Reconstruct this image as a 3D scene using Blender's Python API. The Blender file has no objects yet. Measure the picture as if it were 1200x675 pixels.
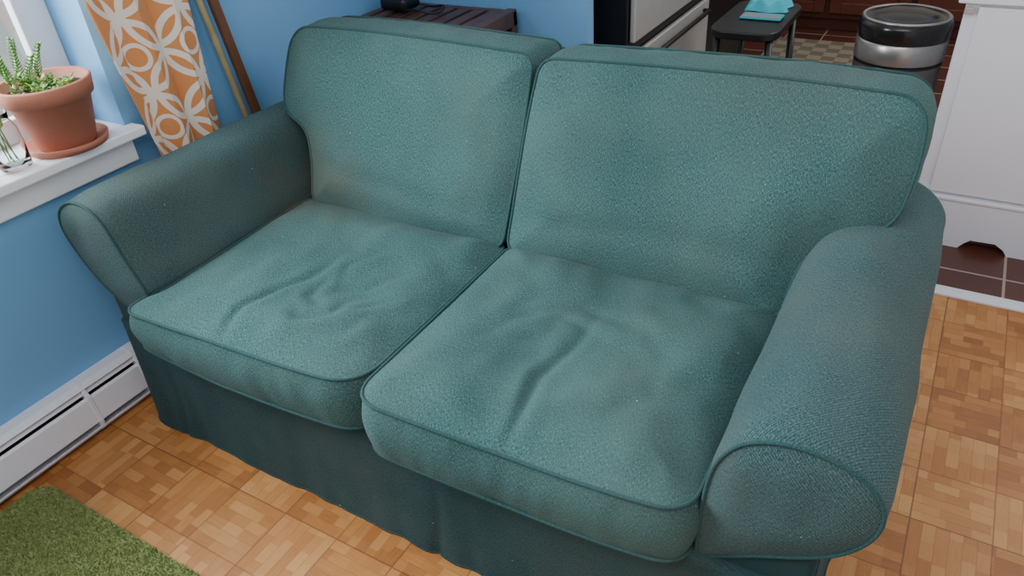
import bpy, numpy as np, math, random
from mathutils import Vector, Matrix, noise
random.seed(4); np.random.seed(4)
scene=bpy.context.scene
def link(o): bpy.context.collection.objects.link(o); return o
def empty(name,loc=(0,0,0)):
    e=bpy.data.objects.new(name,None); e.location=loc; e.empty_display_size=.05; return link(e)
# ---------------------------------------------------------------- node helper
class NT:
    def __init__(s,name):
        s.m=bpy.data.materials.new(name); s.m.use_nodes=True; s.t=s.m.node_tree; s.b=s.t.nodes['Principled BSDF']
    def n(s,typ,ins=None,**kw):
        nd=s.t.nodes.new(typ)
        for k,v in kw.items(): setattr(nd,k,v)
        if ins:
            for k,v in ins.items(): s.set(nd.inputs[k],v)
        return nd
    def set(s,sock,v):
        if isinstance(v,bpy.types.NodeSocket): s.t.links.new(v,sock)
        elif isinstance(v,bpy.types.Node): s.t.links.new(v.outputs[0],sock)
        else: sock.default_value=v
    def math(s,op,a,b=0.,c=0.,clamp=False):
        nd=s.t.nodes.new('ShaderNodeMath'); nd.operation=op; nd.use_clamp=clamp
        s.set(nd.inputs[0],a); s.set(nd.inputs[1],b); s.set(nd.inputs[2],c); return nd.outputs[0]
    def vmath(s,op,a,b=(0,0,0),out=0):
        nd=s.t.nodes.new('ShaderNodeVectorMath'); nd.operation=op
        s.set(nd.inputs[0],a); s.set(nd.inputs[1],b); return nd.outputs[out]
    def mix(s,f,a,b,bt='MIX'):
        nd=s.t.nodes.new('ShaderNodeMix'); nd.data_type='RGBA'; nd.blend_type=bt
        s.set(nd.inputs[0],f); s.set(nd.inputs[6],a if not isinstance(a,tuple) else (*a,1)[:4]); s.set(nd.inputs[7],b if not isinstance(b,tuple) else (*b,1)[:4]); return nd.outputs[2]
    def noise(s,vec,scale=1.,detail=2.,rough=.5):
        nd=s.n('ShaderNodeTexNoise',{'Scale':scale,'Detail':detail,'Roughness':rough}); s.set(nd.inputs['Vector'],vec); return nd.outputs[0]
    def ramp(s,f,stops):
        nd=s.t.nodes.new('ShaderNodeValToRGB'); s.set(nd.inputs[0],f); e=nd.color_ramp.elements
        while len(e)<len(stops): e.new(.5)
        for el,(p,c) in zip(e,stops): el.position=p; el.color=(*c,1)
        return nd.outputs[0]
    def rng(s,v,a,b,c,d):
        nd=s.n('ShaderNodeMapRange',{0:v,1:a,2:b,3:c,4:d}); return nd.outputs[0]
    def bump(s,h,strength=.3,dist=.001):
        nd=s.n('ShaderNodeBump',{'Strength':strength,'Distance':dist,'Height':h}); s.set(s.b.inputs['Normal'],nd.outputs[0])
    def out(s,**kw):
        for k,v in kw.items():
            s.set(s.b.inputs[k.replace('_',' ')],v if not(isinstance(v,tuple) and len(v)==3) else (*v,1))
        return s.m
def srgb(r,g,b):
    f=lambda c:((c/255+.055)/1.055)**2.4 if c>10 else c/255/12.92
    return (f(r),f(g),f(b))
def simple(name,col,rough=.5,metal=0.,var=.06,scale=8.,bump=0.):
    m=NT(name); co=m.n('ShaderNodeTexCoord').outputs['Object']
    nz=m.noise(co,scale,4.)
    c=m.mix(nz,tuple(x*(1-var*2) for x in col),tuple(min(1,x*(1+var*2)) for x in col))
    if bump: m.bump(m.noise(co,scale*12,3.),bump,.002)
    return m.out(Base_Color=c,Roughness=rough,Metallic=metal)
# ---------------------------------------------------------------- mesh helpers
def mesh(name,verts,faces,mat,parent=None,uvs=None,smooth=True):
    me=bpy.data.meshes.new(name); me.from_pydata([tuple(map(float,v)) for v in verts],[],[tuple(map(int,f)) for f in faces]); me.update()
    if uvs is not None:
        uv=me.uv_layers.new(name='UVMap'); li=np.zeros(len(me.loops),int); me.loops.foreach_get('vertex_index',li)
        uv.data.foreach_set('uv',np.asarray(uvs,float)[li].ravel())
    if smooth: me.polygons.foreach_set('use_smooth',[True]*len(me.polygons))
    me.materials.append(mat); o=bpy.data.objects.new(name,me); link(o)
    if parent: o.parent=parent; o.matrix_parent_inverse=Matrix.Translation(-parent.location)
    return o
def box(name,a,b,mat,parent=None,bevel=.003,seg=2):
    x0,y0,z0=a;x1,y1,z1=b
    v=[(x0,y0,z0),(x1,y0,z0),(x1,y1,z0),(x0,y1,z0),(x0,y0,z1),(x1,y0,z1),(x1,y1,z1),(x0,y1,z1)]
    f=[(0,3,2,1),(4,5,6,7),(0,1,5,4),(1,2,6,5),(2,3,7,6),(3,0,4,7)]
    o=mesh(name,v,f,mat,parent,smooth=False)
    if bevel:
        md=o.modifiers.new('b','BEVEL'); md.width=bevel; md.segments=seg; md.limit_method='ANGLE'
        o.data.polygons.foreach_set('use_smooth',[True]*6)
        w=o.modifiers.new('w','WEIGHTED_NORMAL')
    return o
def multibox(name,boxes,mat,parent=None,bevel=0):
    V=[];F=[]
    for (a,b) in boxes:
        x0,y0,z0=a;x1,y1,z1=b;k=len(V)
        V+=[(x0,y0,z0),(x1,y0,z0),(x1,y1,z0),(x0,y1,z0),(x0,y0,z1),(x1,y0,z1),(x1,y1,z1),(x0,y1,z1)]
        F+=[tuple(k+i for i in f) for f in [(0,3,2,1),(4,5,6,7),(0,1,5,4),(1,2,6,5),(2,3,7,6),(3,0,4,7)]]
    o=mesh(name,V,F,mat,parent,smooth=False)
    if bevel:
        md=o.modifiers.new('b','BEVEL'); md.width=bevel; md.segments=2
    return o
def lathe(name,prof,mat,parent=None,c=(0,0,0),seg=48):
    V=[];F=[];n=len(prof)
    for i in range(seg):
        t=2*math.pi*i/seg
        for r,z in prof: V.append((c[0]+r*math.cos(t),c[1]+r*math.sin(t),c[2]+z))
    for i in range(seg):
        for j in range(n-1):
            a=i*n+j;b=((i+1)%seg)*n+j;F.append((a,b,b+1,a+1))
    return mesh(name,V,F,mat,parent)
def tube(name,pts,r,mat,parent=None,closed=False,sides=8,taper=None):
    P=np.asarray(pts,float);n=len(P)
    if closed: T=np.roll(P,-1,0)-np.roll(P,1,0)
    else: T=np.gradient(P,axis=0)
    T/=np.linalg.norm(T,axis=1)[:,None]+1e-12
    ref=np.array([0,0,1.]) if abs(T[0][2])<.9 else np.array([1.,0,0])
    N=ref-T[0]*(ref@T[0]);N/=np.linalg.norm(N);V=[]
    for i in range(n):
        N=N-T[i]*(N@T[i]);N/=np.linalg.norm(N)+1e-12;B=np.cross(T[i],N);rr=r if taper is None else r*taper[i]
        for k in range(sides):
            a=2*math.pi*k/sides;V.append(P[i]+rr*(math.cos(a)*N+math.sin(a)*B))
    F=[]
    for i in range(n if closed else n-1):
        j=(i+1)%n
        sh=0
        if closed and j==0:
            d=[np.linalg.norm(V[i*sides]-V[k]) for k in range(sides)];sh=int(np.argmin(d))
        for k in range(sides):
            k2=(k+1)%sides;F.append((i*sides+k,i*sides+k2,j*sides+(k2+sh)%sides,j*sides+(k+sh)%sides))
    if not closed: F+=[tuple(range(sides))[::-1],tuple((n-1)*sides+k for k in range(sides))]
    return mesh(name,V,F,mat,parent,uvs=[(0.002*(i%sides),0.01*(i//sides)) for i in range(len(V))])
def round_poly(pts,step=.006):
    n=len(pts);out=[]
    for i in range(n):
        p=np.array(pts[i][:2]);a=np.array(pts[i-1][:2]);b=np.array(pts[(i+1)%n][:2]);r=pts[i][2]
        if r<=0: out.append(p);continue
        da=a-p;db=b-p;la=np.linalg.norm(da);lb=np.linalg.norm(db);ra=min(r,la*.5);rb=min(r,lb*.5)
        s=p+da/la*ra;e=p+db/lb*rb
        for t in np.linspace(0,1,9):
            out.append((1-t)**2*s+2*t*(1-t)*(p*.92+ (s+e)*.04)+t*t*e)
    O=np.array(out);C=np.vstack([O,O[:1]]);L=np.r_[0,np.cumsum(np.linalg.norm(np.diff(C,axis=0),axis=1))]
    m=int(L[-1]/step);s=np.linspace(0,L[-1],m,endpoint=False)
    return np.stack([np.interp(s,L,C[:,0]),np.interp(s,L,C[:,1])],1)
def onormal(O):
    T=np.roll(O,-1,0)-np.roll(O,1,0);T/=np.linalg.norm(T,axis=1)[:,None]+1e-12
    area=.5*np.sum(O[:,0]*np.roll(O[:,1],-1)-np.roll(O[:,0],-1)*O[:,1])
    N=np.stack([T[:,1],-T[:,0]],1)
    for _ in range(3): N=(N+np.roll(N,1,0)+np.roll(N,-1,0))/3
    return N if area>0 else -N
def inside(P,O):
    x=P[:,0][:,None];y=P[:,1][:,None];a=O;b=np.roll(O,-1,0)
    c=((a[:,1]>y)!=(b[:,1]>y))&(x<(b[:,0]-a[:,0])*(y-a[:,1])/(b[:,1]-a[:,1]+1e-15)+a[:,0])
    return (c.sum(1)%2)==1
def panel(name,O,mapf,w,hfun,mat,parent,cell=.008,flip=False):
    mn=O.min(0)-cell;mx=O.max(0)+cell
    nx=int((mx[0]-mn[0])/cell)+1;ny=int((mx[1]-mn[1])/cell)+1
    gx,gy=np.meshgrid(mn[0]+np.arange(nx+1)*cell,mn[1]+np.arange(ny+1)*cell,indexing='ij')
    cx,cy=np.meshgrid(mn[0]+(np.arange(nx)+.5)*cell,mn[1]+(np.arange(ny)+.5)*cell,indexing='ij')
    ins=inside(np.stack([cx.ravel(),cy.ravel()],1),O).reshape(nx,ny)
    cnt=np.zeros((nx+1,ny+1),int)
    for dx in(0,1):
        for dy in(0,1): cnt[dx:nx+dx,dy:ny+dy]+=ins
    G=np.stack([gx.ravel(),gy.ravel()],1);cnt=cnt.ravel();used=cnt>0
    D=np.full(len(G),0.);idx=np.where(used)[0]
    for s in range(0,len(idx),2000):
        k=idx[s:s+2000];d=np.linalg.norm(G[k][:,None]-O[None],axis=2);j=d.argmin(1);D[k]=d[np.arange(len(k)),j]
        bd=cnt[k]<4
        G[k[bd]]=O[j[bd]];D[k[bd]]=0
    newi=-np.ones(len(G),int);newi[idx]=np.arange(len(idx))
    V=[];UV=[]
    for k in idx:
        h=hfun(G[k][0],G[k][1],D[k]);V.append(mapf(G[k][0],G[k][1],w+h));UV.append(G[k])
    F=[];I=lambda a,b:newi[a*(ny+1)+b]
    for i,j in zip(*np.where(ins)):
        f=(I(i,j),I(i+1,j),I(i+1,j+1),I(i,j+1));F.append(f[::-1] if flip else f)
    return mesh(name,V,F,mat,parent,uvs=UV)
def boxed(name,O,mapf,T,hf,hb,off,mat,parent,M=12,cell=.008,flip=False,pipe=.0034,pm=None,pipes=(0,1),bandnoise=None,ws=None):
    N=onormal(O);n=len(O);s=np.r_[0,np.cumsum(np.linalg.norm(np.diff(np.vstack([O,O[:1]]),axis=0),axis=1))]
    if ws is None: ws=np.linspace(0,T,M+1)
    V=[];UV=[]
    for w in ws:
        for i in range(n+1):
            k=i%n;o=off(w)+(bandnoise(s[k],w,O[k]) if bandnoise else 0);q=O[k]+N[k]*o;V.append(mapf(q[0],q[1],w));UV.append((s[i],w))
    F=[]
    for j in range(len(ws)-1):
        for i in range(n):
            a=j*(n+1)+i;f=(a,a+1,a+n+2,a+n+1);F.append(f[::-1] if flip else f)
    mesh(name+'_band',V,F,mat,parent,uvs=UV)
    OT=O+N*off(T);OB=O+N*off(0)
    panel(name+'_top',OT,mapf,T,hf,mat,parent,cell,flip)
    panel(name+'_under',OB,mapf,0,lambda u,v,d:-hb(u,v,d),mat,parent,cell*1.5,not flip)
    for q in pipes:
        OO=OT if q else OB
        tube(name+'_piping_%d'%q,[mapf(p[0]+nn[0]*.002,p[1]+nn[1]*.002,(T if q else 0)) for p,nn in zip(OO,N)],pipe,pm or mat,parent,closed=True)
# ---------------------------------------------------------------- materials
def fabric(name,base,light,dark,dirt=.3,diag=False,dirtc=(88,90,80)):
    m=NT(name);tc=m.n('ShaderNodeTexCoord');uv=tc.outputs['UV'];ob=tc.outputs['Object']
    a=m.noise(m.vmath('MULTIPLY',uv,(260,1400,1)),1.,1.);b=m.noise(m.vmath('MULTIPLY',uv,(1400,190,1)),1.,1.)
    w=m.math('MULTIPLY',m.math('ADD',a,b),.5)
    if diag:
        sx=m.n('ShaderNodeSeparateXYZ',{0:uv});dd=m.math('SINE',m.math('MULTIPLY',m.math('ADD',sx.outputs[0],sx.outputs[1]),1100.))
        w=m.math('ADD',w,m.math('MULTIPLY',dd,.035))
    col=m.ramp(w,[(.38,dark),(.5,base),(.63,light)])
    big=m.noise(ob,3.,4.,.5)
    col=m.mix(m.rng(big,.35,.7,0.,.35),col,tuple(x*.7 for x in base))
    wear=m.noise(m.vmath('ADD',ob,(3,7,1)),3.2,3.,.5)
    col=m.mix(m.rng(wear,.45,.75,0.,.22),col,light)
    dn=m.noise(m.vmath('ADD',ob,(11,2,5)),2.6,6.,.6)
    col=m.mix(m.rng(dn,.46,.75,0.,dirt),col,srgb(*dirtc))
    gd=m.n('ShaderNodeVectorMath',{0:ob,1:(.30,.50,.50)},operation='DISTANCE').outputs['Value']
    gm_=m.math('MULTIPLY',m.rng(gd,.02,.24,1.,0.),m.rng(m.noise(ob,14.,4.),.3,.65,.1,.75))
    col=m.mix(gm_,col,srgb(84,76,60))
    vo=m.n('ShaderNodeTexVoronoi',{'Vector':ob,'Scale':26.});sp=m.math('LESS_THAN',vo.outputs['Distance'],.027)
    sel=m.math('GREATER_THAN',m.n('ShaderNodeSeparateColor',{0:vo.outputs['Color']}).outputs[0],.75)
    col=m.mix(m.math('MULTIPLY',m.math('MULTIPLY',sp,sel),.7),col,srgb(195,200,190))
    m.bump(w,.14,.0008)
    m.out(Base_Color=col,Roughness=.95,Sheen_Weight=.06,Sheen_Roughness=.5)
    m.b.inputs['Sheen Tint'].default_value=(.7,.8,.8,1);m.b.inputs['Specular IOR Level'].default_value=.12
    return m.m
fab=fabric('teal_woven_fabric',srgb(51,83,83),srgb(98,130,127),srgb(28,56,59),.3)
fabarm=fabric('teal_woven_fabric_arm',srgb(50,77,80),srgb(96,119,119),srgb(26,51,55),.55,True)
fabshade=fabric('teal_fabric_shaded',srgb(33,58,61),srgb(62,88,89),srgb(15,37,41),.3)  # darker copy of the sofa teal, with the skirt's shade put into its colour
pipm=fabric('teal_piping',srgb(42,72,73),srgb(68,101,99),srgb(25,53,56),.2)
def wallmat(name,col):
    m=NT(name);co=m.n('ShaderNodeTexCoord').outputs['Object']
    m.bump(m.noise(co,120.,4.),.15,.002)
    return m.out(Base_Color=m.mix(m.noise(co,2.,3.),tuple(c*.95 for c in col),tuple(min(1,c*1.05) for c in col)),Roughness=.6)
blue=wallmat('blue_paint',srgb(110,166,212))
white=simple('white_gloss_paint',srgb(228,230,236),.35,var=.02)
whiteh=simple('white_enamel',srgb(220,218,228),.4,var=.05)
dark=simple('dark_gap',srgb(30,30,32),.8)
def parquet():
    m=NT('bamboo_parquet');co=m.n('ShaderNodeTexCoord').outputs['Object'];B=.155
    p=m.vmath('SCALE',co);p.node.inputs['Scale'].default_value=1/B
    s=m.n('ShaderNodeSeparateXYZ',{0:p});X,Y=s.outputs[0],m.math('ADD',s.outputs[1],.6)
    ix=m.math('FLOOR',X);iy=m.math('FLOOR',Y);fx=m.math('FRACT',X);fy=m.math('FRACT',Y)
    par=m.math('FLOORED_MODULO',m.math('ADD',ix,iy),2.)
    ac=m.math('ADD',m.math('MULTIPLY',par,fx),m.math('MULTIPLY',m.math('SUBTRACT',1.,par),fy))
    al=m.math('ADD',m.math('MULTIPLY',par,fy),m.math('MULTIPLY',m.math('SUBTRACT',1.,par),fx))
    st=m.math('FLOOR',m.math('MULTIPLY',ac,6.))
    cv=m.n('ShaderNodeCombineXYZ',{0:ix,1:iy,2:st})
    wn=m.n('ShaderNodeTexWhiteNoise',{0:cv.outputs[0]}).outputs[0]
    seg=m.math('FLOOR',m.math('MULTIPLY',m.math('ADD',al,wn),3.2))
    cv2=m.n('ShaderNodeCombineXYZ',{0:m.math('ADD',ix,m.math('MULTIPLY',seg,17.3)),1:iy,2:st})
    wn2=m.n('ShaderNodeTexWhiteNoise',{0:cv2.outputs[0]}).outputs[0]
    cvb=m.n('ShaderNodeCombineXYZ',{0:ix,1:iy,2:77.});wnb=m.n('ShaderNodeTexWhiteNoise',{0:cvb.outputs[0]}).outputs[0]
    g=m.n('ShaderNodeCombineXYZ',{0:m.math('MULTIPLY',ac,60.),1:m.math('MULTIPLY',al,4.),2:m.math('MULTIPLY',wn,50.)})
    gr=m.noise(g.outputs[0],1.,4.,.6)
    t=m.math('ADD',m.math('ADD',m.math('MULTIPLY',wn2,.38),m.math('MULTIPLY',wnb,.34)),m.math('MULTIPLY',gr,.45))
    col=m.ramp(t,[(.15,srgb(128,76,34)),(.5,srgb(172,114,60)),(.95,srgb(204,152,94))])
    e=m.math('MINIMUM',m.math('MINIMUM',fx,m.math('SUBTRACT',1.,fx)),m.math('MINIMUM',fy,m.math('SUBTRACT',1.,fy)))
    gap=m.math('LESS_THAN',e,.011)
    FX=m.math('FRACT',m.math('MULTIPLY',X,.5));FY=m.math('FRACT',m.math('MULTIPLY',Y,.5))
    E=m.math('MINIMUM',m.math('MINIMUM',FX,m.math('SUBTRACT',1.,FX)),m.math('MINIMUM',FY,m.math('SUBTRACT',1.,FY)))
    GAP=m.math('LESS_THAN',E,.005)
    fs=m.math('FRACT',m.math('MULTIPLY',ac,6.));es=m.math('MINIMUM',fs,m.math('SUBTRACT',1.,fs));g2=m.math('LESS_THAN',es,.04)
    col=m.mix(m.math('MULTIPLY',g2,.3),col,srgb(110,64,34));col=m.mix(m.math('MULTIPLY',gap,.5),col,srgb(96,58,34));col=m.mix(m.math('MULTIPLY',GAP,.3),col,srgb(84,48,28))
    big=m.noise(co,2.2,4.);col=m.mix(m.rng(big,.4,.7,0.,.3),col,srgb(146,84,40))
    h=m.math('SUBTRACT',m.math('MULTIPLY',gr,.2),GAP);m.bump(h,.3,.001)
    m.b.inputs['Specular IOR Level'].default_value=.35
    return m.out(Base_Color=col,Roughness=m.rng(gr,.3,.7,.38,.55))
parq=parquet()
def tiles():
    m=NT('brown_floor_tile');co=m.n('ShaderNodeTexCoord').outputs['Object']
    bt=m.n('ShaderNodeTexBrick',{'Vector':co,'Scale':1.,'Mortar Size':.004,'Brick Width':.2,'Row Height':.2,'Color1':(*srgb(98,54,42),1),'Color2':(*srgb(80,42,34),1),'Mortar':(*srgb(170,150,135),1)})
    bt.offset=0.
    m.bump(bt.outputs['Fac'],-.4,.002)
    return m.out(Base_Color=bt.outputs[0],Roughness=.35)
tile=tiles()
# ---------------------------------------------------------------- room
box('floor',(-.2,-2.2,-.05),(3.6,1.44,0),parq,None,0)
box('floor_kitchen',(-.2,1.48,-.05),(3.6,4.7,0),tile,None,0)
box('trim_threshold',(-.08,1.435,-.05),(3.6,1.485,.006),white,None,.002)
XW=-.08
multibox('wall_left',[((XW-.18,-2.2,0),(XW,.28,.68)),((XW-.18,.28,0),(XW,4.7,2.5)),((XW-.18,-2.2,2.05),(XW,.28,2.5)),((XW-.18,-2.2,.68),(XW,-1.25,2.05))],blue)
box('wall_back',(XW,1.46,0),(.66,1.51,2.5),blue,None,0)
box('wall_kitchen',(XW,4.62,0),(3.6,4.7,2.5),wallmat('kitchen_paint',srgb(205,195,180)),None,0)
wi=empty('window_1',(-.24,-.5,1.3))
XG=-.245
multibox('window_frame',[((XG,.20,.705),(XG+.03,.28,2.05)),((XG,-1.25,.705),(XG+.03,-1.17,2.05)),((XG,-1.17,.705),(XG+.03,.20,.77)),((XG,-1.17,1.98),(XG+.03,.20,2.05)),((XG,-.52,.77),(XG+.028,-.46,1.98))],white,wi,.004)
gm=NT('window_glass');gm.t.nodes.remove(gm.b);o=[n for n in gm.t.nodes if n.type=='OUTPUT_MATERIAL'][0]
tr=gm.n('ShaderNodeBsdfTransparent',{0:(.93,.97,.98,1)});gl=gm.n('ShaderNodeBsdfGlossy',{'Roughness':.02});mx=gm.n('ShaderNodeMixShader',{0:.07,1:tr.outputs[0],2:gl.outputs[0]});gm.t.links.new(mx.outputs[0],o.inputs[0])
box('window_pane',(XG+.010,-1.17,.77),(XG+.014,.20,1.98),gm.m,wi,0)
multibox('trim_window_sill',[((-.255,-1.25,.68),(-.08,.28,.705)),((-.08,-1.3,.68),(-.028,.30,.705)),((-.08,-1.28,.615),(-.06,.275,.68))],white,None,.004)
# baseboard heater
he=empty('baseboard_heater',(-.05,-.8,0))
def extr(name,prof,y0,y1,mat,parent):
    n=len(prof);V=[(x,y0,z) for x,z in prof]+[(x,y1,z) for x,z in prof]
    F=[(i,(i+1)%n,n+(i+1)%n,n+i) for i in range(n)]+[tuple(range(n))[::-1],tuple(range(n,2*n))]
    o=mesh(name,V,F,mat,parent,smooth=False);md=o.modifiers.new('b','BEVEL');md.width=.0015;md.segments=2;return o
extr('heater_back_plate',[(-.08,.012),(-.074,.012),(-.074,.155),(-.08,.155)],-2,.48,whiteh,he)
extr('heater_hood',[(-.074,.155),(-.074,.149),(-.045,.147),(-.034,.139),(-.031,.141),(-.045,.154)],-2,.48,whiteh,he)
extr('heater_damper',[(-.055,.138),(-.034,.124),(-.032,.126),(-.053,.141)],-2,.06,whiteh,he)
extr('heater_front_panel',[(-.022,.113),(-.030,.118),(-.031,.113),(-.024,.108),(-.017,.045),(-.03,.038),(-.03,.034),(-.0135,.041)],-2,.06,whiteh,he)
extr('heater_bottom_lip',[(-.074,.012),(-.02,.012),(-.015,.022),(-.018,.023),(-.023,.016),(-.074,.016)],-2,.48,whiteh,he)
extr('heater_fins',[(-.07,.03),(-.036,.03),(-.04,.110),(-.07,.110)],-2,.47,dark,he)
extr('heater_end_cap',[(-.074,.012),(-.018,.012),(-.0115,.04),(-.02,.122),(-.042,.156),(-.074,.157)],.035,.49,whiteh,he)
extr('heater_seam_clip',[(-.074,.012),(-.0185,.012),(-.0125,.04),(-.021,.118),(-.043,.1555),(-.074,.156)],-.12,-.108,whiteh,he)
# ---------------------------------------------------------------- SOFA
so=empty('loveseat_sofa',(.895,.43,0))
def skirt():
    O=round_poly([(.07,-.01,.03),(1.715,-.01,.03),(1.715,.89,.04),(.07,.89,.04)],.01)
    N=onormal(O);n=len(O);V=[];UV=[];hs=np.r_[np.linspace(0,.30,22),.325]
    for z in hs:
        fl=(1-z/.33)
        for i in range(n+1):
            k=i%n;x,y=O[k]
            o=.012*fl**1.5+fl*.011*noise.noise(Vector((x*5.5+3,y*5.5,z*1.2)))+fl**2*.007*noise.noise(Vector((x*17,y*17,z*2)))
            for xc,a in((.20,.006),(1.0,.006),(1.56,.008)):
                if y<.1:o-=a*math.exp(-((x-xc-.02*math.sin(z*9))/.01)**2)*fl
            q=O[k]+N[k]*o;V.append((q[0],q[1],z+.003));UV.append((i*.01,z))
    F=[]
    for j in range(len(hs)-1):
        for i in range(n):a=j*(n+1)+i;F.append((a,a+1,a+n+2,a+n+1))
    b=(len(hs)-1)*(n+1);F.append(tuple(b+i for i in range(n)))
    ob=mesh('skirt',V,F,fabshade,so,uvs=UV)
    tube('skirt_hem',[(V[i][0],V[i][1],.004) for i in range(n)],.0028,fabshade,so,closed=True,sides=6)
skirt()
armR=[(0,.305,.01),(0,.47,.10),(.018,.565,.08),(.075,.618,.08),(.165,.622,.08),(.235,.585,.08),(.25,.515,.06),(.215,.445,.05),(.165,.405,.05),(.10,.37,.03)]
armL=[(0,.305,.01),(0,.44,.08),(.045,.53,.08),(.072,.63,.09),(.135,.665,.08),(.215,.645,.08),(.268,.585,.07),(.25,.51,.06),(.205,.44,.05),(.165,.405,.05),(.10,.37,.03)]
ydep=.87
for side,nm in((1,'arm_right'),(-1,'arm_left')):
    xin=1.535 if side==1 else .25
    OA=round_poly(armR if side==1 else armL)
    def mp(u,v,w,side=side,xin=xin):
        y=ydep-w
        z=v
        if v>.5:
            z-=.012*math.exp(-((y-.85)/.12)**2)*(v-.5)/.15
            if side==1: z+=(v-.5)/.12*.028*min(1,max(0,y/.25))**.7
        return (xin+side*u,y,z)
    def off(w):
        o=0
        if w<.05:o-=.03*(1-w/.05)**2
        e=ydep-w
        if e<.03:o-=.006*(1-e/.03)**2
        return o
    def bn(s,w,p,side=side):
        y=ydep-w;e=min(1,y/.05)
        return e*(.008*noise.noise(Vector((p[0]*7+side*5,p[1]*7,y*4)))+.003*noise.noise(Vector((p[0]*16,p[1]*16,y*9+3*side))))
    ws=np.r_[0,.006,.015,.03,.05,np.linspace(.07,ydep-.04,64),ydep-.03,ydep-.02,ydep-.01,ydep-.004,ydep]
    boxed(nm,OA,mp,ydep,lambda u,v,d:.014*(1-(1-min(d/.06,1))**2)+.004*noise.noise(Vector((u*14,v*14,3)))*min(1,d/.03),lambda u,v,d:.0,off,fabarm,so,cell=.007,flip=(side==-1),pm=pipm,pipes=(1,),bandnoise=bn,ws=ws)
    x0,x1=(xin,xin+.178) if side==1 else (xin-.178,xin)
    box(nm+'_lower',(x0,.003,.28),(x1,.865,.45),fabshade,so,.012,3)
V=[];prof=[(.90,.30),(.90,.79),(.885,.815),(.862,.82),(.845,.79),(.67,.42),(.67,.30)]
for x in(.12,1.665):
    for y,z in prof:V.append((x,y,z))
k=len(prof);F=[(i,(i+1)%k,k+(i+1)%k,k+i) for i in range(k)]+[tuple(range(k))[::-1],tuple(range(k,2*k))]
bf=mesh('back_frame',V,F,fabshade,so,uvs=[(v[0],v[2]) for v in V],smooth=True);md=bf.modifiers.new('b','BEVEL');md.width=.02;md.segments=3
def creases(u,v,L):
    h=0
    for (pts,amp,wd) in L:
        best=9;tb=0;n=len(pts)-1
        for i in range(n):
            ax,ay=pts[i];bx,by=pts[i+1];dx,dy=bx-ax,by-ay;t=max(0,min(1,((u-ax)*dx+(v-ay)*dy)/(dx*dx+dy*dy)))
            d=math.hypot(u-ax-t*dx,v-ay-t*dy)
            if d<best:best=d;tb=(i+t)/n
        f=math.sin(math.pi*min(1,max(0,tb))) if 0<tb<1 else 0
        wd*=1.45
        h+=.52*f*amp*(-math.exp(-(best/wd)**2)+.5*math.exp(-((best-wd*2)/(wd*1.5))**2))
    return h
crL=[([(.545,-.085),(.515,.04),(.545,.16),(.58,.32)],.014,.008),([(.60,.10),(.66,.06),(.72,.10),(.70,.18)],.010,.009),([(.62,.17),(.70,.22),(.76,.30)],.009,.010),
     ([(.42,.02),(.40,.16),(.46,.30)],.004,.014),([(.66,.00),(.78,.06),(.80,.16)],.006,.011),([(.50,.36),(.60,.33),(.72,.36)],.005,.012),([(.33,.10),(.37,.2),(.35,.3)],.003,.014),([(.68,.10),(.62,.14),(.60,.22)],.009,.008),
     ([(.70,.12),(.76,.14),(.82,.22)],.007,.008),([(.64,.20),(.62,.28),(.66,.36)],.006,.009)]
crR=[([(1.235,-.085),(1.215,.02),(1.195,.12),(1.225,.35)],.014,.008),([(1.03,.14),(1.07,.26),(1.18,.34),(1.33,.32),(1.42,.22)],.009,.012),([(1.00,.20),(1.08,.33),(1.2,.40)],.004,.012),
     ([(1.33,.06),(1.40,.14),(1.38,.25)],.005,.013),([(1.24,.14),(1.33,.18),(1.36,.24)],.004,.011),([(1.08,.0),(1.06,.12),(1.11,.22)],.003,.013),([(1.12,.25),(1.16,.29),(1.24,.28)],.009,.009),([(1.10,.19),(1.15,.23),(1.17,.31)],.007,.009)]
def seat(nm,O,cr,zf,cx):
    T=.128
    def mp(u,v,w):
        z0,k=zf(u,v);return (u,v,z0+w*k)
    def hf(u,v,d):
        dome=.032*(1-(1-min(d/.12,1))**2.0)
        dep=-.022*math.exp(-(((u-cx)/.19)**2+((v-.24)/.16)**2))
        nz=(.012*noise.noise(Vector((u*8,v*8,cx)))+.005*noise.noise(Vector((u*17,v*15,cx+4))))*min(1,d/.05)
        wx=u+.012*noise.noise(Vector((u*12,v*12,5)));wy=v+.012*noise.noise(Vector((u*12,v*12,8)))
        return dome+dep+nz+creases(wx,wy,cr)*min(1,d/.02)
    def bn(s,w,p): return .004*noise.noise(Vector((p[0]*9,p[1]*9,w*10)))+.0025*noise.noise(Vector((p[0]*28,p[1]*28,w*14)))
    boxed(nm,O,mp,T,hf,lambda u,v,d:0,lambda w:.013*math.sin(math.pi*w/T),fab,so,M=10,cell=.0055,pm=pipm,bandnoise=bn)
OL=round_poly([(.232,-.062,.045),(.40,-.062,.1),(.72,-.052,.1),(.888,-.034,.075),(.892,.52,.03),(.262,.52,.03),(.254,.03,.03),(.232,.0,.02)])
OR=round_poly([(.903,-.066,.06),(1.05,-.066,.1),(1.40,-.056,.1),(1.531,-.038,.05),(1.528,.52,.03),(.905,.52,.03)])
def zl(u,v):
    e=max(0,(.5-u)/.27)*max(0,1-max(0,v)/.35);return (.322+.022*e,1-.25*e)
seat('seat_cushion_left',OL,crL,zl,.62)
seat('seat_cushion_right',OR,crR,lambda u,v:(.326,1),1.2)
TB=.15
def bmap(u,v,w):
    y=.50+.445*v;z=.452+.89*v
    k=(TB-w);return (u,y+k*(1.02-.25*max(0,.2-v)),z-.09*k)
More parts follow.
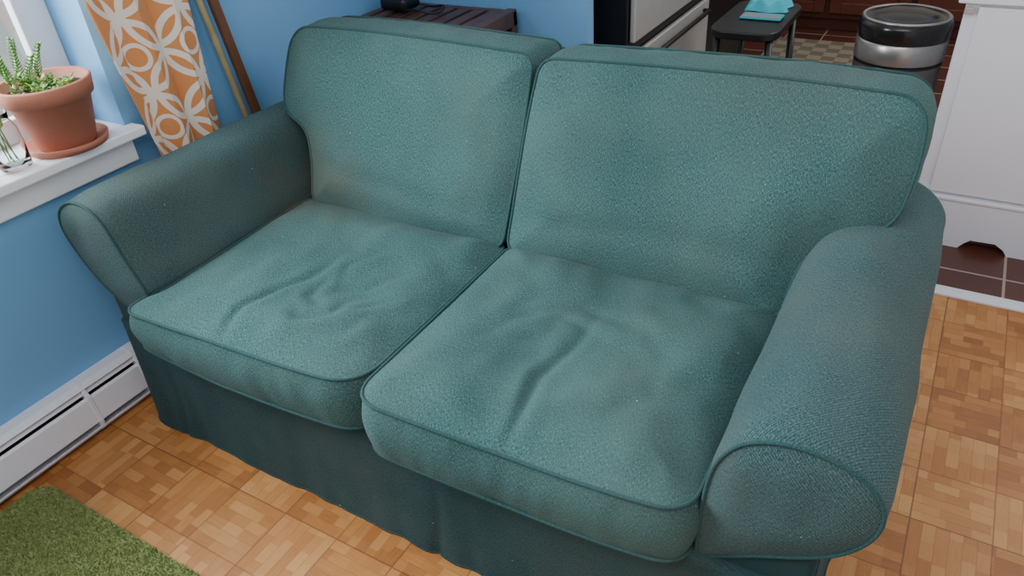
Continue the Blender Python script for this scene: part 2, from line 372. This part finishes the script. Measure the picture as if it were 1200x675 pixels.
def backc(nm,O,seed):
    def hf(u,v,d):
        dome=.038*(1-(1-min(d/.15,1))**2)
        nz=(.010*noise.noise(Vector((u*5,v*5,seed)))+.0015*noise.noise(Vector((u*18,v*10,seed+4))))*min(1,d/.05)
        low=-.006*math.exp(-((v-.10-.02*math.sin(u*6))/.03)**2)*min(1,d/.1)
        return dome+nz+low
    def bn(s,w,p): return .004*noise.noise(Vector((p[0]*9,p[1]*9,w*10+seed)))+.002*noise.noise(Vector((p[0]*28,p[1]*28,w*14)))
    boxed(nm,O,bmap,TB,hf,lambda u,v,d:.0,lambda w:.012*math.sin(math.pi*w/TB),fab,so,M=10,cell=.0065,pm=pipm,bandnoise=bn)
BL=round_poly([(.290,.0,.03),(.888,.0,.03),(.893,.30,.1),(.886,.448,.035),(.62,.458,.1),(.36,.462,.1),(.150,.455,.06),(.138,.32,.1),(.15,.225,.05),(.235,.20,.07),(.270,.12,.05)])
BR=round_poly([(.904,.0,.03),(1.530,.0,.02),(1.536,.10,.06),(1.578,.175,.06),(1.685,.205,.05),(1.702,.33,.1),(1.69,.448,.055),(1.45,.456,.1),(1.15,.452,.1),(.910,.443,.035),(.900,.3,.1)])
backc('back_cushion_left',BL,2.)
backc('back_cushion_right',BR,9.)
# ---------------------------------------------------------------- curtain
def curtainmat():
    m=NT('orange_lattice_curtain');uv=m.n('ShaderNodeTexCoord').outputs['UV']
    p=m.vmath('MULTIPLY',uv,(1/.19,1/.19,1))
    def ring(off,r,w):
        f=m.vmath('FRACTION',m.vmath('ADD',p,(off[0]+20,off[1]+20,0)));q=m.vmath('SUBTRACT',f,(.5,.5,0))
        l=m.vmath('LENGTH',q,out=1);return m.math('LESS_THAN',m.math('ABSOLUTE',m.math('SUBTRACT',l,r)),w)
    a=ring((0,0),.455,.045);b=ring((.5,.5),.455,.045);c=ring((0,0),.16,.03)
    k=m.math('MAXIMUM',m.math('MAXIMUM',a,b),c)
    col=m.mix(k,srgb(214,142,86),srgb(236,228,218))
    w=m.noise(m.vmath('MULTIPLY',uv,(700,700,1)),1.);m.bump(w,.2,.001)
    return m.out(Base_Color=m.mix(m.math('MULTIPLY',w,.15),col,srgb(170,118,78)),Roughness=.85)
cu=empty('patterned_curtain',(-.05,.43,1.2));cm=curtainmat()
V=[];UV=[];F=[];nu=200;nv=90
for j in range(nv+1):
    z=.22+1.75*j/nv
    yl=.335-.075*min(1,max(0,(z-.45)/.55));yr=.53+.02*min(1,max(0,(z-.5)/.5));s=0;pr=None
    for i in range(nu+1):
        t=i/nu;ph=t*5.0*math.pi+.7*math.sin(z*2.2)+.4
        y=yl+(yr-yl)*t+.006*math.sin(2*ph+.5);x=-.046+.022*math.sin(ph)*(.7+.3*math.sin(3*t+1.5*z))+.002*math.sin(t*23+z*4)
        if pr:s+=math.hypot(x-pr[0],y-pr[1])
        pr=(x,y);V.append((x,y,z));UV.append((s,z))
for j in range(nv):
    for i in range(nu):a=j*(nu+1)+i;F.append((a,a+1,a+nu+2,a+nu+1))
mesh('curtain_cloth',V,F,cm,cu,uvs=UV)
tube('curtain_rod',[(-.049,-1.4,1.985),(-.049,.75,1.985)],.011,simple('rod_metal',srgb(60,55,50),.4,.8),cu,sides=14)
wood=simple('stained_pole_wood',srgb(100,64,42),.5,var=.25,scale=14)
def leanbar(name,p0,p1,w,d,mat):
    e=empty(name,p0);P0=np.array(p0);P1=np.array(p1);V=[]
    for p in(P0,P1):
        for dx,dy in((-d,-w),(d,-w),(d,w),(-d,w)):V.append(p+np.array([dx,dy,0]))
    o=mesh('shaft',V,[(0,1,2,3)[::-1],(4,5,6,7),(0,1,5,4),(1,2,6,5),(2,3,7,6),(3,0,4,7)],mat,e,smooth=False);md=o.modifiers.new('b','BEVEL');md.width=.003;md.segments=2
leanbar('wooden_pole',(-.03,.735,.003),(-.062,.545,1.6),.013,.009,wood)
ba=empty('bamboo_pole',(-.035,.68,.003));bam=simple('bamboo',srgb(150,138,102),.5,var=.2,scale=20)
pts=[];tp=[]
for i in range(81):
    t=i/80;pts.append((-.03-.035*t,.700-.165*t,.003+1.35*t));tp.append(1+.14*math.exp(-(((t*9)%1-.5)/.06)**2))
tube('cane',pts,.009,bam,ba,taper=tp,sides=12)
# ---------------------------------------------------------------- sill items
terr=simple('terracotta',srgb(166,104,84),.75,var=.08,scale=15,bump=.1)
soil=simple('soil',srgb(52,38,30),.95,var=.3,scale=60,bump=.5)
leafm=simple('succulent_green',srgb(96,140,66),.5,var=.3,scale=30)
leafy=simple('yellow_green_leaf',srgb(160,176,84),.5,var=.3,scale=30)
C=(-.10,.140,.706);po=empty('potted_succulent',C)
lathe('saucer',[(0,.004),(.075,.004),(.09,.018),(.094,.018),(.088,.0),(0,.0)][::-1],terr,po,C)
lathe('pot',[(0,.006),(.062,.006),(.066,.01),(.089,.118),(.098,.120),(.103,.155),(.099,.160),(.093,.156),(.088,.13),(0,.13)],terr,po,C)
lathe('soil',[(0,.138),(.05,.140),(.089,.135)],soil,po,C)
def leaves(name,L,mat,parent):
    V=[];F=[]
    for b,d,l,w in L:
        b=np.array(b);d=np.array(d,float);d/=np.linalg.norm(d);s=np.cross(d,[.1,.2,1]);s/=np.linalg.norm(s);u=np.cross(s,d);k=len(V)
        rings=[0.,.25,.55,.85,1.];ww=[.25,.8,1.,.65,.1]
        for t,q in zip(rings,ww):
            for a in range(6):
                an=a*math.pi/3;V.append(b+d*l*t+u*l*.18*t*t+(math.cos(an)*s*w*q+math.sin(an)*u*w*.4*q))
        for j in range(4):
            for a in range(6):F.append((k+j*6+a,k+j*6+(a+1)%6,k+(j+1)*6+(a+1)%6,k+(j+1)*6+a))
        F.append(tuple(k+24+a for a in range(6)))
    return mesh(name,V,F,mat,parent)
L=[];L2=[]
for i in range(26):
    r=.076*math.sqrt(random.random());t=random.random()*6.28;b=np.array([C[0]+r*math.cos(t),C[1]+r*math.sin(t),C[2]+.138])
    h=random.uniform(.012,.034)*(1.2 if math.sin(t)<0 else .8);lean=np.array([math.cos(t)*.2*r/.075,math.sin(t)*.2*r/.075,1]);e=b+lean*h
    n=int(h/.006)
    for j in range(n):
        p=b+(e-b)*j/n
        for q in range(3):
            a=random.random()*6.28;(L if random.random()<.7 else L2).append((p,(math.cos(a),math.sin(a),.5),random.uniform(.010,.020),random.uniform(.0035,.006)))
# upright leafy stems
for i,(ox,oy,hh,lx,ly) in enumerate([(-.055,-.045,.125,-.01,-.012),(-.03,-.055,.10,.005,-.005),(-.06,-.015,.105,-.01,.012),(-.02,-.02,.075,.008,.01),(-.05,.02,.085,0,.015)]):
    b=np.array([C[0]+ox,C[1]+oy,C[2]+.135]);n=int(hh/.0065);pp=[]
    for j in range(n+1):
        f=j/n;p=b+np.array([lx*f*f*2,ly*f*f*2,hh*f]);pp.append(p)
        if f>.2:
            for q in range(3):
                a=j*1.9+q*2.09;L.append((p,(math.cos(a),math.sin(a),.55),.017*(1.1-.4*f),.0042))
    tube('stem_%d'%i,pp,.0016,leafm,po,sides=6)
leaves('green_leaves',L,leafm,po);leaves('pale_leaves',L2,leafy,po)
C=(-.083,.0,.706);gj=empty('glass_jar_with_cuttings',C)
gmat=NT('clear_glass');gmat.out(Base_Color=(.95,.98,.97,1),Roughness=.03);gmat.b.inputs['Transmission Weight'].default_value=1.;gmat.b.inputs['IOR'].default_value=1.3
lathe('jar',[(0,.001),(.03,.001),(.034,.008),(.036,.06),(.034,.095),(.026,.115),(.028,.13),(.0265,.131),(.024,.115),(.032,.094),(.0335,.06),(.031,.010),(0,.008)],gmat.m,gj,C)
L=[];
for i in range(5):
    a=i*1.3;top=np.array([C[0]+.0+.03*math.cos(a),C[1]-.016+.015*math.sin(a),C[2]+.17+.02*(i%3)]);b=np.array([C[0]+.01*math.cos(a+2),C[1]+.01*math.sin(a+2),C[2]+.015])
    pp=[b+(top-b)*t for t in np.linspace(0,1,12)];tube('stem_%d'%i,pp,.0014,leafm,gj,sides=6)
    for t in np.linspace(.55,1,7):
        p=b+(top-b)*t
        for q in range(2):
            an=random.random()*6.28;L.append((p,(math.cos(an),math.sin(an)*.6-.2,.9),.022,.007))
leaves('cutting_leaves',L,leafy,gj)
PC=(-.135,-.15,.706);p2=empty('terracotta_pot',PC);lathe('small_pot',[(0,.002),(.05,.002),(.062,.09),(.068,.092),(.07,.115),(.066,.116),(.06,.1),(0,.1)],terr,p2,PC)
L=[]
for i in range(90):
    a=random.random()*6.28;r=.045*random.random();L.append(((PC[0]+r*math.cos(a),PC[1]+r*math.sin(a),.81+random.random()*.1),(math.cos(a),math.sin(a),.8),.024,.007))
leaves('leaves',L,leafm,p2)
# ---------------------------------------------------------------- green rug
gr=NT('green_shag');co=gr.n('ShaderNodeTexCoord').outputs['Object'];nz=gr.noise(co,90.,3.);nb=gr.noise(co,6.,3.)
gr.out(Base_Color=gr.mix(nb,gr.mix(nz,srgb(100,112,58),srgb(150,158,98)),srgb(126,138,80)),Roughness=.95)
ru=empty('green_shag_rug',(.7,-.75,0))
RO=round_poly([(.005,-1.2,.06),(1.5,-1.2,.06),(1.5,-.305,.06),(.005,-.305,.06)],.01)
Vb=[(p[0],p[1],z) for z in(.002,.010) for p in RO];n=len(RO)
mesh('rug_backing',Vb,[(i,(i+1)%n,n+(i+1)%n,n+i) for i in range(n)]+[tuple(range(n,2*n))],gr.m,ru,smooth=False)
K=190000;P=np.random.rand(K,2)*[1.495,.895]+[.005,-1.2]
P=P[(P[:,1]>-.75)|(np.random.rand(len(P))<.25)]
def rr(P):
    q=np.abs(P-[.7525,-.7525])-[.7475-.05,.4475-.05];return np.linalg.norm(np.maximum(q,0),axis=1)<.05
P=P[rr(P)];K=len(P);an=np.random.rand(K)*6.28;hh=.004+.005*np.random.rand(K);ln=np.random.randn(K,2)*.0035;wd=.0017
dx=np.cos(an)*wd;dy=np.sin(an)*wd;V=np.zeros((K,3,3));V[:,0]=np.stack([P[:,0]-dx,P[:,1]-dy,np.full(K,.009)],1);V[:,1]=np.stack([P[:,0]+dx,P[:,1]+dy,np.full(K,.009)],1);V[:,2]=np.stack([P[:,0]+ln[:,0],P[:,1]+ln[:,1],.009+hh],1)
mesh('rug_pile',V.reshape(-1,3),np.arange(3*K).reshape(-1,3),gr.m,ru,smooth=False)
# ---------------------------------------------------------------- dark slatted table behind the sofa
dw=simple('dark_stained_wood',srgb(82,56,46),.4,var=.35,scale=12)
tb=empty('slatted_console_table',(.15,1.27,0))
xe=.42;B=[((-.07,1.08,.69),(xe,1.105,.738)),((-.07,1.405,.69),(xe,1.43,.738)),((xe-.035,1.08,.69),(xe,1.43,.742)),((-.07,1.08,.69),(-.04,1.43,.74))]
nS=7;w0=(xe-.035+.04)/nS
for i in range(nS):
    x=-.04+i*w0+.006;B.append(((x,1.105,.718),(x+w0-.018,1.405,.736)))
for x in(-.07,xe-.035):
    for y in(1.08,1.395):B.append(((x,y,0),(x+.035,y+.035,.69)))
B.append(((-.05,1.12,.2),(xe-.02,1.41,.22)))
multibox('table_frame',B,dw,tb,.003)
blk=simple('black_plastic',srgb(18,18,20),.4)
bg=empty('black_camera_pouch',(.06,1.32,.742))
box('pouch',(-.03,1.27,.743),(.08,1.37,.79),blk,bg,.018,4)
tube('strap',[(.12+.06*math.cos(t)*1.3,1.32+.05*math.sin(t),.751+.006*math.sin(3*t)) for t in np.linspace(0,6.28,40)[:-1]],.004,blk,bg,closed=True)
# ---------------------------------------------------------------- kitchen
steel=simple('brushed_steel',srgb(200,198,196),.4,.55,.05)
fr=empty('refrigerator',(.4,2.03,0))
box('fridge_case',(.02,1.615,.02),(.735,2.47,1.72),blk,fr,.008)
box('freezer_drawer',(.737,1.63,.08),(.757,2.455,.56),steel,fr,.006)
box('fridge_door',(.737,1.63,.60),(.757,2.455,1.72),steel,fr,.006)
tube('drawer_handle',[(.76,1.70,.525),(.785,1.71,.528),(.785,2.37,.528),(.76,2.38,.525)],.009,blk,fr,sides=10)
stv=empty('kitchen_range',(.4,2.9,0))
box('range_body',(.06,2.52,.0),(.70,3.28,.90),blk,stv,.006);box('oven_door',(.70,2.54,.2),(.73,3.26,.78),blk,stv,.006);tube('oven_handle',[(.73,2.6,.72),(.76,2.61,.72),(.76,3.19,.72),(.73,3.2,.72)],.009,steel,stv)
red=simple('cherry_cabinet_wood',srgb(92,46,34),.4,var=.2,scale=6)
cb=empty('kitchen_base_cabinets',(1.2,4.3,0))
B=[((.0,4.06,.08),(2.6,4.6,.86)),((.0,4.12,0),(2.6,4.6,.08))]
x=.1
while x<2.5:
    w=.42;B+=[((x,4.035,.12),(x+w,4.06,.66)),((x,4.035,.69),(x+w,4.06,.83))]
    B+=[((x+.0,4.02,.12),(x+.06,4.036,.66)),((x+w-.06,4.02,.12),(x+w,4.036,.66)),((x+.06,4.02,.12),(x+w-.06,4.036,.18)),((x+.06,4.02,.60),(x+w-.06,4.036,.66))];x+=.45
multibox('cabinet_boxes',B,red,cb,.003)
box('worktop',(.0,4.0,.86),(2.6,4.6,.90),simple('worktop_stone',srgb(120,112,104),.3,var=.2,scale=40),cb,.004)
km=NT('woven_check_mat');co=km.n('ShaderNodeTexCoord').outputs['Object'];ck=km.n('ShaderNodeTexChecker',{'Vector':co,'Scale':14.,'Color1':(*srgb(150,138,114),1),'Color2':(*srgb(104,94,76),1)})
km.out(Base_Color=km.mix(.3,ck.outputs[0],srgb(120,108,90)),Roughness=.9)
box('kitchen_mat',(.76,3.0,.001),(1.60,3.86,.010),km.m,None,.004)
sto=empty('side_stool',(1.05,2.07,0))
SO=round_poly([(.93,1.86,.07),(1.17,1.86,.07),(1.17,2.30,.07),(.93,2.30,.07)],.01);n=len(SO)
o=mesh('stool_top',[(p[0],p[1],z) for z in(.57,.60) for p in SO],[(i,(i+1)%n,n+(i+1)%n,n+i) for i in range(n)]+[tuple(range(n,2*n)),tuple(range(n))[::-1]],blk,sto,smooth=False);md=o.modifiers.new('b','BEVEL');md.width=.006;md.segments=3
for i,(a,b) in enumerate([(.96,1.9),(1.14,1.9),(.96,2.26),(1.14,2.26)]): tube('leg_%d'%i,[(a,b,.575),(a+(.02 if a>1 else -.02),b,.0)],.013,blk,sto,sides=12)
ph=empty('smartphone',(1.08,2.05,.6));box('phone_case',(1.0,2.015,.6015),(1.145,2.085,.610),simple('teal_case',srgb(40,150,160),.4),ph,.004,3);box('phone_screen',(1.004,2.019,.6102),(1.141,2.081,.6108),simple('screen_glass',srgb(120,140,150),.08),ph,0)
ct=empty('teal_cloth',(1.06,2.18,.6))
V=[];F=[]
for i in range(31):
    for j in range(25):
        u,v=i/30,j/24;e=min(1,8*min(u,1-u,v,1-v));V.append((.985+.15*u+.006*math.sin(9*v),2.125+.12*v+.006*math.sin(8*u),.602+e*(.03+.008*math.sin(u*14+3*math.sin(v*7)))))
for i in range(30):
    for j in range(24):a=i*25+j;F.append((a,a+25,a+26,a+1))
mesh('folded_cloth',V,F,simple('teal_textile',srgb(60,175,190),.85),ct)
tc=empty('trash_can',(1.535,2.10,0));C=(1.535,2.10,.055)
binst=simple('grey_brushed_steel',srgb(128,122,118),.36,.7,.08,30)
bright=simple('bright_steel_band',srgb(175,171,168),.3,.75,.05,30)
lathe('bin_body',[(0,-.05),(.132,-.05),(.136,-.035),(.139,.42),(.140,.43)],binst,tc,C)
lathe('body_seam',[(.140,.43),(.137,.433),(.137,.440),(.141,.443)],blk,tc,C)
lathe('steel_band',[(.141,.443),(.143,.447),(.143,.505),(.139,.510)],bright,tc,C)
lathe('bin_lid',[(.139,.510),(.142,.515),(.144,.56),(.138,.572),(.125,.578),(.118,.573),(.10,.586),(.05,.598),(0,.60)],simple('black_lid',srgb(34,32,33),.18),tc,C)
lathe('lid_ring',[(.134,.573),(.138,.577),(.132,.582),(.127,.578)],bright,tc,C)
box('pedal',(1.50,1.93,.01),(1.57,1.99,.03),blk,tc,.006)
wc=empty('white_cabinet',(2.2,2.0,0))
cw=simple('white_cabinet_paint',srgb(232,230,238),.4,var=.02)
box('cabinet_carcass',(1.70,1.765,.17),(2.70,2.34,.765),cw,wc,.004)
O=[(1.69,0),(1.86,0),(1.875,.02),(1.89,.034),(1.96,.036),(1.985,.02),(2.0,0),(2.71,0),(2.71,.165),(1.69,.165)];n=len(O)
o=mesh('bracket_base',[(p[0],y,p[1]) for y in(1.745,1.77) for p in O],[(i,n+i,n+(i+1)%n,(i+1)%n) for i in range(n)]+[tuple(range(n)),tuple(range(n,2*n))[::-1]],cw,wc,smooth=False)
box('side_base',(1.69,1.77,0),(1.715,2.34,.165),cw,wc,.002)
box('base_moulding',(1.685,1.74,.162),(2.715,2.34,.176),cw,wc,.004)
box('door_panel',(1.735,1.75,.185),(2.24,1.766,.755),cw,wc,.003);box('door_panel_b',(2.25,1.75,.20),(2.69,1.766,.74),cw,wc,.003)
box('cabinet_worktop',(1.68,1.735,.765),(2.72,2.35,.80),cw,wc,.005)
box('latch',(1.70,1.742,.735),(1.722,1.752,.755),steel,wc,.002)
# ---------------------------------------------------------------- camera
c=[1.7158,-0.7623,1.3661,-0.5685,-0.5982,-0.0788,871.7]
yaw,pitch,roll=c[3:6]
fw=np.array([math.sin(yaw)*math.cos(pitch),math.cos(yaw)*math.cos(pitch),math.sin(pitch)])
r=np.cross(fw,[0,0,1]);r/=np.linalg.norm(r);u=np.cross(r,fw)
r2=r*math.cos(roll)+u*math.sin(roll);u2=-r*math.sin(roll)+u*math.cos(roll)
cd=bpy.data.cameras.new('camera');cam=link(bpy.data.objects.new('camera',cd));cd.sensor_width=36;cd.lens=36*c[6]/1200;cd.clip_start=.02
M=Matrix.Identity(4)
for i in range(3):M[i][0]=r2[i];M[i][1]=u2[i];M[i][2]=-fw[i];M[i][3]=c[i]
cam.matrix_world=M;scene.camera=cam
# ---------------------------------------------------------------- lights
w=bpy.data.worlds.new('world');scene.world=w;w.use_nodes=True;bgn=w.node_tree.nodes['Background'];bgn.inputs[0].default_value=(.92,.95,1,1);bgn.inputs[1].default_value=.72
def area(name,loc,target,size,power,col=(1,1,1)):
    l=bpy.data.lights.new(name,'AREA');l.shape='RECTANGLE';l.size=size[0];l.size_y=size[1];l.energy=power;l.color=col
    o=link(bpy.data.objects.new(name,l));o.location=loc;d=Vector(target)-Vector(loc);o.rotation_euler=d.to_track_quat('-Z','Y').to_euler();return o
area('window_daylight',(-.85,-.5,1.6),(.9,.3,.4),(1.5,1.3),160,(.98,.99,1))
area('room_daylight',(1.5,-1.2,2.6),(.9,.4,.4),(2.2,1.2),32,(1,.98,.95))
area('kitchen_daylight',(3.0,2.6,2.2),(1.6,2.2,.4),(1.4,1.4),28,(1,.98,.95))
